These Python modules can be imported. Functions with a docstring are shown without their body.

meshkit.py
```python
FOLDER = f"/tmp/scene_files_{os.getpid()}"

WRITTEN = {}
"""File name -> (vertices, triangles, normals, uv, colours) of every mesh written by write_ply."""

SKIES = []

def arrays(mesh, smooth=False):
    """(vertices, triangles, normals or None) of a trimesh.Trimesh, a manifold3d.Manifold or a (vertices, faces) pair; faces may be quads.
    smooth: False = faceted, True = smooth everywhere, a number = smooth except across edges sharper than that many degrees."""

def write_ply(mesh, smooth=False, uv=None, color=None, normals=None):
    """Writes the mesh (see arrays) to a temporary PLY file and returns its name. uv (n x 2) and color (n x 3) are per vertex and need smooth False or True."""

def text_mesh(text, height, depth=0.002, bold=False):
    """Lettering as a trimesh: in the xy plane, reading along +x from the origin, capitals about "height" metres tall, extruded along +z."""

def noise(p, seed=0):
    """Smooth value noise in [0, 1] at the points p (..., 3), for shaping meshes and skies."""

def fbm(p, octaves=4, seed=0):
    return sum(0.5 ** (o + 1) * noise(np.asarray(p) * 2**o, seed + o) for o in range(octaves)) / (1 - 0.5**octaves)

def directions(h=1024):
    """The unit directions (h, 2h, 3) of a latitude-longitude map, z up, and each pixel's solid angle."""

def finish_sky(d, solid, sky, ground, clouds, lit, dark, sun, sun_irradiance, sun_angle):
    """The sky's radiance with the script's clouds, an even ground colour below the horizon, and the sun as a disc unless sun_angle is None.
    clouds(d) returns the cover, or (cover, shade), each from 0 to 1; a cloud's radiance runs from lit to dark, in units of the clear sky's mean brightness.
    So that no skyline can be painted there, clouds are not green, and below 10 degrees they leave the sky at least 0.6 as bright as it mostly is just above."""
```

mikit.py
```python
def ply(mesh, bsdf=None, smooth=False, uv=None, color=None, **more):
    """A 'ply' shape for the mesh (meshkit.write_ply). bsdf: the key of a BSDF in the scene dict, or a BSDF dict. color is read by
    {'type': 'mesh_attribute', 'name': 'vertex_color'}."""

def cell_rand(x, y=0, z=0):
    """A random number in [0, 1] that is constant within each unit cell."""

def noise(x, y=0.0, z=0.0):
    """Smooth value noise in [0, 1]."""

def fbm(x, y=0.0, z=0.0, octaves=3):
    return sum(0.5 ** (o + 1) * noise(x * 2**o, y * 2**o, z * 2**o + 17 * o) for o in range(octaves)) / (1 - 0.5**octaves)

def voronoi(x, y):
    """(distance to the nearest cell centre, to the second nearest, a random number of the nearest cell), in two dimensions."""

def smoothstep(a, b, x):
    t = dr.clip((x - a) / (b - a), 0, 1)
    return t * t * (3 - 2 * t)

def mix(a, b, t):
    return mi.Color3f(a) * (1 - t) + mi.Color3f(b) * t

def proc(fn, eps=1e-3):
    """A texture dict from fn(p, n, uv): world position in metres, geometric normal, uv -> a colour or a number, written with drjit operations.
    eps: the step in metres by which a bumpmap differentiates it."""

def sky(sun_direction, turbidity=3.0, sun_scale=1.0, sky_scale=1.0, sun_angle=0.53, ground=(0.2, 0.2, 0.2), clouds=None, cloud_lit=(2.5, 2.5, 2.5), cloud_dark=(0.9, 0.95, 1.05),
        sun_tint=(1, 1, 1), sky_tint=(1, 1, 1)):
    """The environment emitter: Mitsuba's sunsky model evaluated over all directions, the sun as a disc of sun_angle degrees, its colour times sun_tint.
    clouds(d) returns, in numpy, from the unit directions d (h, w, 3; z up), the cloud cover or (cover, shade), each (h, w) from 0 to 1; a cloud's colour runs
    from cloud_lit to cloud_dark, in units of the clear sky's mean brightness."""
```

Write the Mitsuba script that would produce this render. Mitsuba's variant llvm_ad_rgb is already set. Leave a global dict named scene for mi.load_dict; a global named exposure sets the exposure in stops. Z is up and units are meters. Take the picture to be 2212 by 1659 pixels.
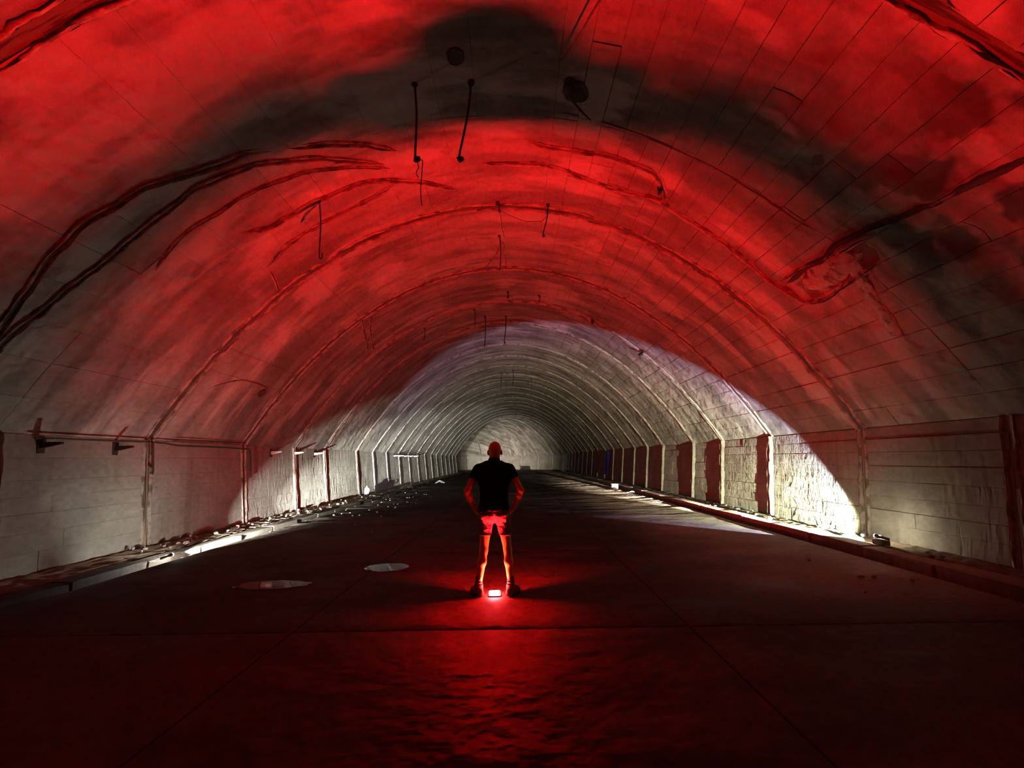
import math
import numpy as np
import trimesh
import mitsuba as mi
import drjit as dr
import mikit
import meshkit
from meshkit import fbm as nfbm, noise as nnoise
from mikit import proc, noise, fbm, voronoi, smoothstep, mix, cell_rand

T = mi.ScalarTransform4f
scene, labels = {}, {}

# ------------------------------------------------------------------ camera, light, exposure
FPX, PITCH, YAW, ROLL = 920.0, 0.174415, -0.002565, -0.016462
CAM = np.array([0.2054, 0.0, 1.6])
fw = np.array([math.sin(YAW) * math.cos(PITCH), math.cos(YAW) * math.cos(PITCH), math.sin(PITCH)])
r0 = np.array([math.cos(YAW), -math.sin(YAW), 0.0])
u0 = np.cross(r0, fw)
up = -math.sin(ROLL) * r0 + math.cos(ROLL) * u0
scene['camera'] = {
    'type': 'perspective', 'fov': math.degrees(2 * math.atan(1106 / FPX)), 'fov_axis': 'x',
    'near_clip': 0.05, 'far_clip': 300.0,
    'to_world': T().look_at(origin=CAM.tolist(), target=(CAM + fw).tolist(), up=up.tolist()),
}
exposure = 0.75
RED_LIGHT = (41000.0, 135.0, 170.0)    # radiance of the lantern's lens
RED_SIDE = (22000.0, 48.0, 55.0)       # its translucent housing glows too
RIGHT_BEAM = (145.0, 158.0, 215.0)   # intensities of the two torches (wide part, warm core)
RIGHT_CORE = (470.0, 515.0, 190.0)
RIGHT_HOT = (18000.0, 15000.0, 12000.0)
LEFT_BEAM = (900.0, 915.0, 820.0)
LEFT_HOT = (4200.0, 4300.0, 3800.0)
SPILL_R, SPILL_L = (520.0, 450.0, 310.0), (250.0, 225.0, 175.0)
FILL_R, FILL_L = (1700.0, 1500.0, 1020.0), (16000.0, 15100.0, 13000.0)   # fill strips added to the torches to brighten the walls beside them
RT = np.array([6.52, 7.86, 0.17])    # right torch, in the ballast strip
LT = np.array([-5.80, 7.80, 0.055])    # left torch, in the drain channel
RT_DIR = np.array([-0.153, 1.0, 0.085])
LT_DIR = np.array([-0.03, 1.0, 0.06])

# ------------------------------------------------------------------ helpers
def add(key, mesh, mat, smooth=False, label=None, cat=None, group=None, kind=None, **kw):
    assert key not in scene, key
    scene[key] = mikit.ply(mesh, mat, smooth=smooth, **kw)
    tag(key, label, cat, group, kind)
    return key

def tag(key, label=None, cat=None, group=None, kind=None):
    d = {k: v for k, v in (('label', label), ('category', cat), ('group', group), ('kind', kind)) if v}
    if d:
        labels[key] = d

_count = {}
def numbered(base):
    n = _count.get(base, 0)
    _count[base] = n + 1
    return base if n == 0 else f'{base}_{n:03d}'

def cat_mesh(ms):
    return trimesh.util.concatenate(ms)

def tube(path, radius, sides=8):
    p = np.asarray(path, float)
    r = np.broadcast_to(np.asarray(radius, float), (len(p),))
    t = np.gradient(p, axis=0)
    t /= np.linalg.norm(t, axis=1, keepdims=True) + 1e-12
    ref = np.where(np.abs(t[:, 2:]) < 0.9, [[0, 0, 1.0]], [[1.0, 0, 0]])
    a = np.cross(t, ref); a /= np.linalg.norm(a, axis=1, keepdims=True) + 1e-12
    for i in range(1, len(a)):                       # keep the frame from twisting
        v = a[i - 1] - t[i] * np.dot(a[i - 1], t[i])
        a[i] = v / (np.linalg.norm(v) + 1e-12)
    b = np.cross(t, a)
    ang = np.arange(sides) * 2 * np.pi / sides
    v = p[:, None] + r[:, None, None] * (np.cos(ang)[None, :, None] * a[:, None] + np.sin(ang)[None, :, None] * b[:, None])
    v = v.reshape(-1, 3)
    i, j = np.meshgrid(np.arange(len(p) - 1), np.arange(sides), indexing='ij')
    q = np.stack([i * sides + j, i * sides + (j + 1) % sides, (i + 1) * sides + (j + 1) % sides, (i + 1) * sides + j], -1).reshape(-1, 4)
    f = np.vstack([q[:, [0, 1, 2]], q[:, [0, 2, 3]]])
    n = len(v)
    v = np.vstack([v, p[0], p[-1]])
    c0 = [[n, (k + 1) % sides, k] for k in range(sides)]
    m = (len(p) - 1) * sides
    c1 = [[n + 1, m + k, m + (k + 1) % sides] for k in range(sides)]
    return trimesh.Trimesh(v, np.vstack([f, c0, c1]), process=False)

def lathe(profile, sides=24):
    """profile: (r, z) from bottom to top, closed at the ends."""
    pr = np.asarray(profile, float)
    ang = np.arange(sides) * 2 * np.pi / sides
    v = np.stack([pr[:, None, 0] * np.cos(ang), pr[:, None, 0] * np.sin(ang), np.repeat(pr[:, 1:2], sides, 1)], -1).reshape(-1, 3)
    i, j = np.meshgrid(np.arange(len(pr) - 1), np.arange(sides), indexing='ij')
    q = np.stack([i * sides + j, i * sides + (j + 1) % sides, (i + 1) * sides + (j + 1) % sides, (i + 1) * sides + j], -1).reshape(-1, 4)
    f = np.vstack([q[:, [0, 1, 2]], q[:, [0, 2, 3]]])
    n = len(v)
    v = np.vstack([v, [0, 0, pr[0, 1]], [0, 0, pr[-1, 1]]])
    m = (len(pr) - 1) * sides
    f = np.vstack([f, [[n, (k + 1) % sides, k] for k in range(sides)], [[n + 1, m + k, m + (k + 1) % sides] for k in range(sides)]])
    return trimesh.Trimesh(v, f, process=False)

def frame_to(origin, direction):
    """4x4 that sends +z to direction and the origin to origin."""
    z = np.asarray(direction, float); z = z / np.linalg.norm(z)
    x = np.cross([0, 0, 1.0], z)
    x = np.array([1.0, 0, 0]) if np.linalg.norm(x) < 1e-6 else x / np.linalg.norm(x)
    m = np.eye(4); m[:3, 0], m[:3, 1], m[:3, 2], m[:3, 3] = x, np.cross(z, x), z, origin
    return m

def bevel_box(sx, sy, sz, b, seed=None, jit=0.0):
    """box with chamfered edges, base on z = 0."""
    import manifold3d as m3
    pts = []
    for cx in (-1, 1):
        for cy in (-1, 1):
            for z0, s in ((0, 1), (sz, -1)):
                x, y = cx * sx / 2, cy * sy / 2
                pts += [(x - cx * b, y, z0 + s * b), (x, y - cy * b, z0 + s * b), (x - cx * b, y - cy * b, z0)]
    pts = np.array(pts)
    if seed is not None:
        pts = pts + np.random.default_rng(seed).normal(0, jit, pts.shape)
    h = trimesh.convex.convex_hull(pts)
    return h

def stone_mesh(r, seed, n=14, flat=0.7):
    g = np.random.default_rng(seed)
    p = g.normal(size=(n, 3)); p /= np.linalg.norm(p, axis=1, keepdims=True)
    p *= g.uniform(0.8, 1.1, (n, 1)) * r * np.array([g.uniform(.8, 1.35), g.uniform(.8, 1.2), flat * g.uniform(.8, 1.15)])
    h = trimesh.convex.convex_hull(p)
    h.apply_translation([0, 0, -h.bounds[0, 2]])
    return h

# ------------------------------------------------------------------ the tunnel's section and its bend
W0, W1, S, HC, ZC = 7.07, 7.30, 2.10, 7.20, -10.57
EB = HC - ZC
EA = W1 / math.sqrt(1 - ((S - ZC) / EB) ** 2)
_t = np.linspace(math.acos(W1 / EA), math.pi / 2, 4000)
_X, _Z = EA * np.cos(_t), ZC + EB * np.sin(_t)
_L = np.r_[0, np.cumsum(np.hypot(np.diff(_X), np.diff(_Z)))]
LH = float(_L[-1])
YB, RB = 55.0, 9.0

def bend(P):
    P = np.array(P, float)
    x, y = P[..., 0], P[..., 1]
    ph = np.clip((y - YB) / RB, 0, None)
    P2 = P.copy()
    m = y > YB
    P2[..., 0] = np.where(m, -RB + (RB + x) * np.cos(ph), x)
    P2[..., 1] = np.where(m, YB + (RB + x) * np.sin(ph), y)
    return P2

def vault(a, y, off=0.0):
    a, y, off = np.broadcast_arrays(np.asarray(a, float), np.asarray(y, float), np.asarray(off, float))
    l = LH - np.abs(a)
    x, z = np.sign(a) * np.interp(l, _L, _X), np.interp(l, _L, _Z)
    nx, nz = -x / EA ** 2, -(z - ZC) / EB ** 2
    k = np.hypot(nx, nz)
    return bend(np.stack([x + nx / k * off, y, z + nz / k * off], -1))

def wallp(side, z, y, off=0.0):
    z, y, off = np.broadcast_arrays(np.asarray(z, float), np.asarray(y, float), np.asarray(off, float))
    return bend(np.stack([side * (W0 + (W1 - W0) * z / S - off), y, z], -1))

RINGS = [-5.0, -2.2, 0.6, 3.35, 6.15, 8.75, 11.87, 14.6, 16.95, 20.4, 22.8, 25.2, 27.9, 30.5, 33.2, 36.0, 38.7, 41.4, 44.1, 46.8, 49.5, 52.2, 55.0,
         57.0, 59.0, 61.0, 63.0, 65.0, 67.0, 69.0, 71.0, 73.0]
Y0, Y1 = RINGS[0], RINGS[-1]

# ------------------------------------------------------------------ materials
def P_(v):
    return list(map(float, v))

def concrete(p, tint, dark, streak_axis):
    big = fbm(p.x * 0.35 + 3, p.y * 0.35, p.z * 0.35, 4)
    mid = fbm(p.x * 1.7, p.y * 1.7 + 9, p.z * 1.7, 4)
    fine = fbm(p.x * 14, p.y * 14, p.z * 14, 3)
    st = fbm(p.x * 2.0 + p.y * 4.5, p.z * 0.35 + 5, p.y * 0.7, 4)      # run-down streaks
    k = smoothstep(0.35, 0.72, big * 0.5 + mid * 0.5)
    c = mix(tint, dark, k * 0.75)
    c = mix(c, [0.095, 0.08, 0.06], smoothstep(0.52, 0.75, st) * 0.5)
    c = mix(c, [0.25, 0.24, 0.22], smoothstep(0.60, 0.78, fbm(p.x * 0.9 + 31, p.y * 1.3, p.z * 0.9, 4)) * 0.6)
    return c * (0.75 + 0.5 * fine)

def vault_color(p, n, uv):
    c = concrete(p, [0.160, 0.150, 0.136], [0.075, 0.069, 0.060], 0)
    ang = dr.atan2(p.x, p.z - 1.0)
    lay = fbm(ang * 4, p.y * 4.2, 3, 5)                                   # deposits drawn out along the rings
    c = c * (0.78 + 0.44 * smoothstep(0.34, 0.64, lay))
    bl = smoothstep(0.56, 0.70, fbm(ang * 4 + 7, p.y * 2.2, 9, 5))
    c = mix(c, [0.26, 0.25, 0.235], bl * 0.7)
    rock = smoothstep(4.0, 5.4, p.x) * smoothstep(6.0, 5.2, p.y) * smoothstep(2.6, 3.6, p.z)
    lump = smoothstep(0.40, 0.58, fbm(ang * 15, p.y * 2.6, 1, 4))         # broken-out lumps of the sprayed coat
    return mix(c, c * (0.35 + 0.9 * lump), rock)

def wall_color(p, n, uv):
    c = concrete(p, [0.18, 0.174, 0.158], [0.105, 0.096, 0.080], 0)
    return c

def rough_bump(p, n, uv):
    # bark-like, mostly upright relief of sprayed concrete
    q = p.y * 13 + 3 * fbm(p.y * 3, p.z * 3, p.x, 2)
    return fbm(q, p.z * 2.6 + p.x * 2.0, p.x * 3, 4)

def vault_bump(p, n, uv):
    return fbm(p.x * 5, p.y * 5, p.z * 5, 5)

def floor_color(p, n, uv):
    big = fbm(p.x * 0.35, p.y * 0.35 + 4, 0, 4)
    mid = fbm(p.x * 1.3 + 8, p.y * 2.1, 0, 4)
    fine = fbm(p.x * 17, p.y * 17, 0, 3)
    c = mix([0.040, 0.033, 0.028], [0.016, 0.013, 0.011], smoothstep(0.3, 0.7, big * 0.55 + mid * 0.45))
    spill_tint = smoothstep(2.2, 4.6, p.x + 1.6 * (fbm(p.x * 0.5, p.y * 0.9 + 2, 5, 4) - 0.5)) * smoothstep(4.2, 6.4, p.y)
    c = mix(c, [0.26, 0.225, 0.185], spill_tint * (0.35 + 0.65 * mid))      # paler right side: spill of the right torch put into the colour
    return c * (0.75 + 0.5 * fine)

def floor_rough(p, n, uv):
    return 0.62 + 0.3 * fbm(p.x * 0.9, p.y * 1.4, 2, 4)

def floor_bump(p, n, uv):
    return 0.75 * fbm(p.x * 0.9, p.y * 2.6, 0, 5) + 0.25 * fbm(p.x * 9, p.y * 9, 3, 3)

def seam_color(p, n, uv):
    k = fbm(p.x * 6, p.y * 12, p.z * 6, 4)
    c = mix([0.215, 0.20, 0.178], [0.085, 0.072, 0.06], smoothstep(0.48, 0.68, k))
    return c * (0.7 + 0.6 * fbm(p.x * 20, p.y * 20, p.z * 20, 2))

def filler_color(p, n, uv):
    s_ = fbm(p.x * 2 + p.z * 1.5, p.y * 42, p.z * 2, 4)
    c = mix([0.036, 0.030, 0.026], [0.095, 0.078, 0.060], smoothstep(0.42, 0.60, s_))
    och = smoothstep(2.2, 1.7, p.z) * smoothstep(0.40, 0.6, fbm(p.y * 30, p.z * 1.2, p.x, 3))
    return mix(c, [0.20, 0.155, 0.10], och * 0.8)

def stone_color(p, n, uv):
    r = cell_rand(p.x * 7, p.y * 7, 1)
    c = mix([0.27, 0.255, 0.23], [0.11, 0.095, 0.08], r)
    return c * (0.7 + 0.6 * fbm(p.x * 30, p.y * 30, p.z * 30, 3))

def gravel_color(p, n, uv):
    return mix([0.16, 0.13, 0.10], [0.05, 0.042, 0.034], fbm(p.x * 8, p.y * 8, 0, 4))

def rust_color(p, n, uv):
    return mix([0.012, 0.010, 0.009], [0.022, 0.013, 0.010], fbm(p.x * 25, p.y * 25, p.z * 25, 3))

def cloth_bump(p, n, uv):
    return fbm(p.x * 12, p.y * 12, p.z * 26, 4)

def bsdf(color, rough=0.9, spec=0.2, bump=None, bscale=0.01, **kw):
    b = {'type': 'principled', 'base_color': proc(color) if callable(color) else {'type': 'rgb', 'value': P_(color)},
         'roughness': proc(rough) if callable(rough) else float(rough), 'specular': float(spec), **kw}
    if bump is not None:
        b = {'type': 'bumpmap', 'arbitrary': proc(bump, 2e-3), 'scale': float(bscale), 'bsdf': b}
    return {'type': 'twosided', 'bsdf': b}

scene['vault_concrete'] = bsdf(vault_color, 0.88, 0.2, vault_bump, 0.085)
scene['wall_concrete'] = bsdf(wall_color, 0.88, 0.2, rough_bump, 0.12)
scene['wall_plaster'] = bsdf(wall_color, 0.88, 0.2, rough_bump, 0.03)
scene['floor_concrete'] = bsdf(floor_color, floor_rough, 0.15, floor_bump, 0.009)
scene['seam_mortar'] = bsdf(seam_color, 0.9, 0.2)
scene['joint_filler'] = bsdf(filler_color, 0.9, 0.15)
scene['dark_brown'] = bsdf((0.035, 0.03, 0.026), 0.85, 0.2)  # plain dark brown for crack fillings, the wide dark crack and holes
scene['backing'] = bsdf((0.10, 0.085, 0.07), 0.95, 0.1)
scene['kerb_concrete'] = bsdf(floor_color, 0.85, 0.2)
scene['stone_material'] = bsdf(stone_color, 0.85, 0.25)
scene['gravel_material'] = bsdf(gravel_color, 0.95, 0.1)
scene['rusty_steel'] = bsdf(rust_color, 0.7, 0.4)
scene['lit_steel'] = bsdf((0.5, 0.5, 0.48), 0.5, 0.5)  # paler copy of the steel for bracket arms in torchlight
scene['cable_sheath'] = bsdf((0.03, 0.022, 0.02), 0.6, 0.4)
scene['black_cloth'] = bsdf((0.007, 0.007, 0.0075), 0.95, 0.05, cloth_bump, 0.02)
scene['grey_cloth'] = bsdf((0.12, 0.12, 0.125), 0.9, 0.15, cloth_bump, 0.025)
scene['skin'] = bsdf((0.48, 0.34, 0.06), 0.6, 0.15)
scene['boot_leather'] = bsdf((0.05, 0.035, 0.014), 0.75, 0.2)
scene['rubber'] = bsdf((0.02, 0.02, 0.02), 0.8, 0.3)
scene['sock'] = bsdf((0.10, 0.085, 0.04), 0.95, 0.1)
scene['torch_metal'] = bsdf((0.03, 0.03, 0.033), 0.4, 0.5)
scene['white_plastic'] = bsdf((0.45, 0.46, 0.49), 0.5, 0.4)
scene['grey_sheet'] = bsdf((0.16, 0.16, 0.17), 0.7, 0.2)
scene['blue_plastic'] = bsdf((0.03, 0.05, 0.45), 0.6, 0.3)
scene['puddle_water'] = {'type': 'principled', 'base_color': {'type': 'rgb', 'value': [0.012, 0.010, 0.009]}, 'roughness': 0.04, 'specular': 0.6}

# ------------------------------------------------------------------ lining: panels, seams
def relief(kind, a, y):
    """Inward offset in metres of the cast surface: waviness and the spalled, lumpy areas."""
    q = np.stack([a * 0.8, y * 0.8, np.zeros_like(a) + 7 * (kind == 'vault')], -1)
    d = 0.035 * (nfbm(q, 4, 3) - 0.5)
    if kind == 'vault':
        rock = np.clip((a - 3.0) / 1.5, 0, 1) * np.clip((5.9 - y) / 0.8, 0, 1)
        q2 = np.stack([a * 2.3, y * 2.3, 0 * a], -1)
        d = d + rock * 0.30 * (nfbm(q2, 4, 11) - 0.45)
        # the scar on the right haunch
        scar = np.exp(-(((a - 6.25) / 0.38) ** 4)) * np.clip((y - 5.6) / 0.4, 0, 1) * np.clip((7.7 - y) / 0.3, 0, 1)
        d = d - scar * (0.03 + 0.10 * nfbm(q2 * 1.6, 3, 5))
        bulge = np.exp(-((a + 3.2) / 0.5) ** 2 - ((y - 5.55) / 0.22) ** 2)
        d = d + 0.10 * bulge
    return d

def patch(mapf, u0, u1, v0, v1, nu, nv, reliefk, gap, depth=0.05, proud=0.0, chamfer=0.006):
    """A cast panel: front grid with a chamfered rim and four skirts that go back to the shell. mapf(u, v, off) -> points."""
    us = np.r_[u0 + gap, np.linspace(u0 + gap + 0.012, u1 - gap - 0.012, nu + 1), u1 - gap]
    vs = np.r_[v0 + gap, np.linspace(v0 + gap + 0.012, v1 - gap - 0.012, nv + 1), v1 - gap]
    U, V = np.meshgrid(us, vs, indexing='ij')
    d = relief(reliefk, U, V) + proud
    rim = np.zeros_like(U); rim[[0, -1], :] = chamfer; rim[:, [0, -1]] = chamfer
    d = d - rim
    Pf = mapf(U, V, d)
    m, n = U.shape
    idx = np.arange(m * n).reshape(m, n)
    q = np.stack([idx[:-1, :-1], idx[1:, :-1], idx[1:, 1:], idx[:-1, 1:]], -1).reshape(-1, 4)
    loop = np.r_[idx[:, 0], idx[-1, 1:], idx[-2::-1, -1], idx[0, -2:0:-1]]
    Pb = mapf(U.reshape(-1)[loop], V.reshape(-1)[loop], np.full(len(loop), -depth))
    nb = m * n + np.arange(len(loop))
    sk = np.stack([loop, np.roll(loop, -1), np.roll(nb, -1), nb], -1)[:, ::-1]
    v = np.vstack([Pf.reshape(-1, 3), Pb])
    return v, np.vstack([q, sk])

def to_tri(vf):
    v, f = vf
    return trimesh.Trimesh(v, np.vstack([f[:, [0, 1, 2]], f[:, [0, 2, 3]]]), process=False)

def shell(mapf, u0, u1, nu, off, y0=Y0, y1=Y1):
    us = np.linspace(u0, u1, nu + 1)
    vs = np.linspace(y0, y1, 30 if y1 > YB else 24)
    U, V = np.meshgrid(us, vs, indexing='ij')
    Pp = mapf(U, V, np.full(U.shape, off)).reshape(-1, 3)
    idx = np.arange(U.size).reshape(U.shape)
    q = np.stack([idx[:-1, :-1], idx[1:, :-1], idx[1:, 1:], idx[:-1, 1:]], -1).reshape(-1, 4)
    return to_tri((Pp, q))

rng = np.random.default_rng(5)
wl = lambda z, y, o: wallp(-1, z, y, o)
wr = lambda z, y, o: wallp(1, z, y, o)
add('ceiling', shell(vault, -LH, LH, 48, -0.06, y1=YB), 'backing', label='vaulted concrete tunnel ceiling cast in rings, lit red near the man', kind='structure')
add('wall_left', shell(wl, -0.2, S + 0.02, 4, -0.06, y1=YB), 'backing', label='left tunnel wall of cast concrete courses', kind='structure')
add('wall_right', shell(wr, -0.2, S + 0.02, 4, -0.06, y1=YB), 'backing', label='right tunnel wall of rough concrete courses between upright ribs', kind='structure')
add('ceiling_001', shell(vault, -LH, LH, 48, -0.06, y0=YB), 'backing', label='vault of the far bend where the tunnel turns left', kind='structure')
add('wall_far', cat_mesh([shell(m_, -0.2, S + 0.02, 4, -0.06, y0=YB) for m_ in (wl, wr)]), 'backing', label='ribbed concrete wall of the far bend closing the view', kind='structure')

def closest(items, n=300):
    """Indices of the n pieces that show largest (nearest in front of the camera)."""
    order = sorted(range(len(items)), key=lambda i: items[i][0])
    return order[:n], order[n:]

def put_panels(holder, items, mat, smooth=35):
    beyond = [it for it in items if it[2] > YB]
    items = [it for it in items if not it[2] > YB]
    for it in beyond:
        _far_panels.append((holder, it, mat))
    near, far = closest(items)
    for i in near:
        add(numbered(f'{holder}__concrete_panel'), to_tri(items[i][1]), 'wall_plaster' if holder == 'wall_right' and items[i][2] < 8.7 else mat, smooth)
    if far:
        add(f'{holder}__concrete_panels', cat_mesh([to_tri(items[i][1]) for i in far]), mat, smooth, kind='stuff')

_far_panels = []
SEAM = 0.075
def gap_of(y):
    return 0.0 if y == 6.15 else SEAM
def key_of(yc):
    return yc if yc > 2.2 else 60 - yc          # pieces behind the frame count as far

# vault panels
aR = np.concatenate([np.linspace(0.95, LH, 22)])
aL = -np.concatenate([np.linspace(-0.35 + 0.0, LH, 17)])[::-1]
a_edges = np.unique(np.round(np.r_[-np.linspace(0.3, LH, 16)[::-1], np.linspace(0.95, LH, 22)], 4))
vault_items = []
for k in range(len(RINGS) - 1):
    ya, yb = RINGS[k], RINGS[k + 1]
    near = 3 < ya < 12
    for j in range(len(a_edges) - 1):
        a0, a1 = a_edges[j], a_edges[j + 1]
        mid_a = 0.5 * (a0 + a1)
        right = mid_a > 0.6
        cuts = [ya + gap_of(ya), yb - gap_of(yb)]
        if right and rng.random() < 0.55:
            cuts.insert(1, ya + (yb - ya) * rng.uniform(0.3, 0.7))
        for c0, c1 in zip(cuts[:-1], cuts[1:]):
            res = 0.11 if (3 < ya < 5.9) else (0.22 if ya < 12 else 0.6)
            if ya >= YB: res = 0.35
            nu, nv = max(1, int((a1 - a0) / res)), max(1, int((c1 - c0) / res))
            g = rng.uniform(0.0015, 0.0055) if right else rng.choice([0.0, 0.0003, 0.002])
            pr = rng.uniform(-0.009, 0.007) if right else rng.uniform(-0.0015, 0.0015)
            vault_items.append((key_of((c0 + c1) / 2), patch(vault, a0, a1, c0, c1, nu, nv, 'vault', g, 0.06, pr, 0.005 if right else (0.007 if rng.random() < .25 else 0.002)), c0))
put_panels('ceiling', vault_items, 'vault_concrete')

# wall panels
for side, holder, zs, mp in ((-1, 'wall_left', [-0.15, 0.33, 0.62, 0.90, 1.15, 1.40, 1.74, S], wl),
                             (1, 'wall_right', [-0.15, 0.30, 0.55, 0.80, 1.08, 1.36, 1.62, 1.87, S], wr)):
    items = []
    for k in range(len(RINGS) - 1):
        ya, yb = RINGS[k], RINGS[k + 1]
        for j in range(len(zs) - 1):
            cuts = [ya + gap_of(ya), yb - gap_of(yb)]
            if rng.random() < (0.6 if side > 0 else 0.3):
                cuts.insert(1, ya + (yb - ya) * rng.uniform(0.25, 0.75))
            for c0, c1 in zip(cuts[:-1], cuts[1:]):
                res = 0.15 if ya < 12 else (0.25 if ya < 26 else 0.7)
                if ya >= YB: res = 0.35
                nu, nv = max(1, int((zs[j + 1] - zs[j]) / res)), max(1, int((c1 - c0) / res))
                g = rng.uniform(0.0005, 0.003) if side > 0 else rng.uniform(0.0002, 0.002)
                pr = rng.uniform(-0.012, 0.012) if side > 0 else rng.uniform(-0.005, 0.005)
                items.append((key_of((c0 + c1) / 2), patch(mp, zs[j], zs[j + 1], c0, c1, nu, nv, holder, g, 0.06, pr, 0.004), c0))
    put_panels(holder, items, 'wall_concrete' if side > 0 else 'wall_plaster')

for h_ in ('ceiling', 'wall'):
    new = 'ceiling_001' if h_ == 'ceiling' else 'wall_far'
    for hd_, it, mt in _far_panels:
        if hd_.startswith(h_):
            if h_ == 'wall' and hd_ == 'wall_right':
                add(numbered('wall_far__concrete_panel'), to_tri(it[1]), mt, 35)
    rest = [to_tri(it[1]) for hd_, it, mt in _far_panels if hd_.startswith(h_) and hd_ != 'wall_right']
    add(f'{new}__concrete_panels', cat_mesh(rest), 'vault_concrete' if h_ == 'ceiling' else 'wall_concrete', 35, kind='stuff')

def ribbon(mapf, us, ys, prof, seed, wob=0.03, hs=0.5, taper=False, wseed=None):
    wseed = seed if wseed is None else wseed
    """A strip along (us, ys) on the lining; prof: rows of (offset across, height)."""
    us, ys = np.asarray(us, float), np.asarray(ys, float)
    du, dy = np.gradient(us), np.gradient(ys)
    l = np.hypot(du, dy) + 1e-9
    cu, cy = -dy / l, du / l
    s = np.r_[0, np.cumsum(np.hypot(np.diff(us), np.diff(ys)))]
    w = wob * 2 * (nfbm(np.stack([s * 2.1, 0 * s + wseed * 3.7, 0 * s], -1), 3, wseed) - 0.5)
    prof = np.asarray(prof, float)
    V = []
    for i, (o, h) in enumerate(prof):
        ow = o + w + (0.35 * abs(o) + 0.008) * 2 * (nfbm(np.stack([s * 6.5, 0 * s + i * 9.1, 0 * s + seed], -1), 3, seed + i) - 0.5)
        hh = h * (1 + hs * 2 * (nfbm(np.stack([s * 5, 0 * s + i * 5.3, 0 * s + seed], -1), 3, seed + 40 + i) - 0.5))
        if taper:
            e = np.clip(np.minimum(s, s[-1] - s) / 0.25, 0.03, 1)
            ow, hh = w + (ow - w) * e, np.where(h > -0.02, hh * e, hh)
        V.append(mapf(us + cu * ow, ys + cy * ow, hh))
    V = np.stack(V, 1)
    m, n = V.shape[:2]
    idx = np.arange(m * n).reshape(m, n)
    q = np.stack([idx[:-1, :-1], idx[1:, :-1], idx[1:, 1:], idx[:-1, 1:]], -1).reshape(-1, 4)
    return to_tri((V.reshape(-1, 3), q))

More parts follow.
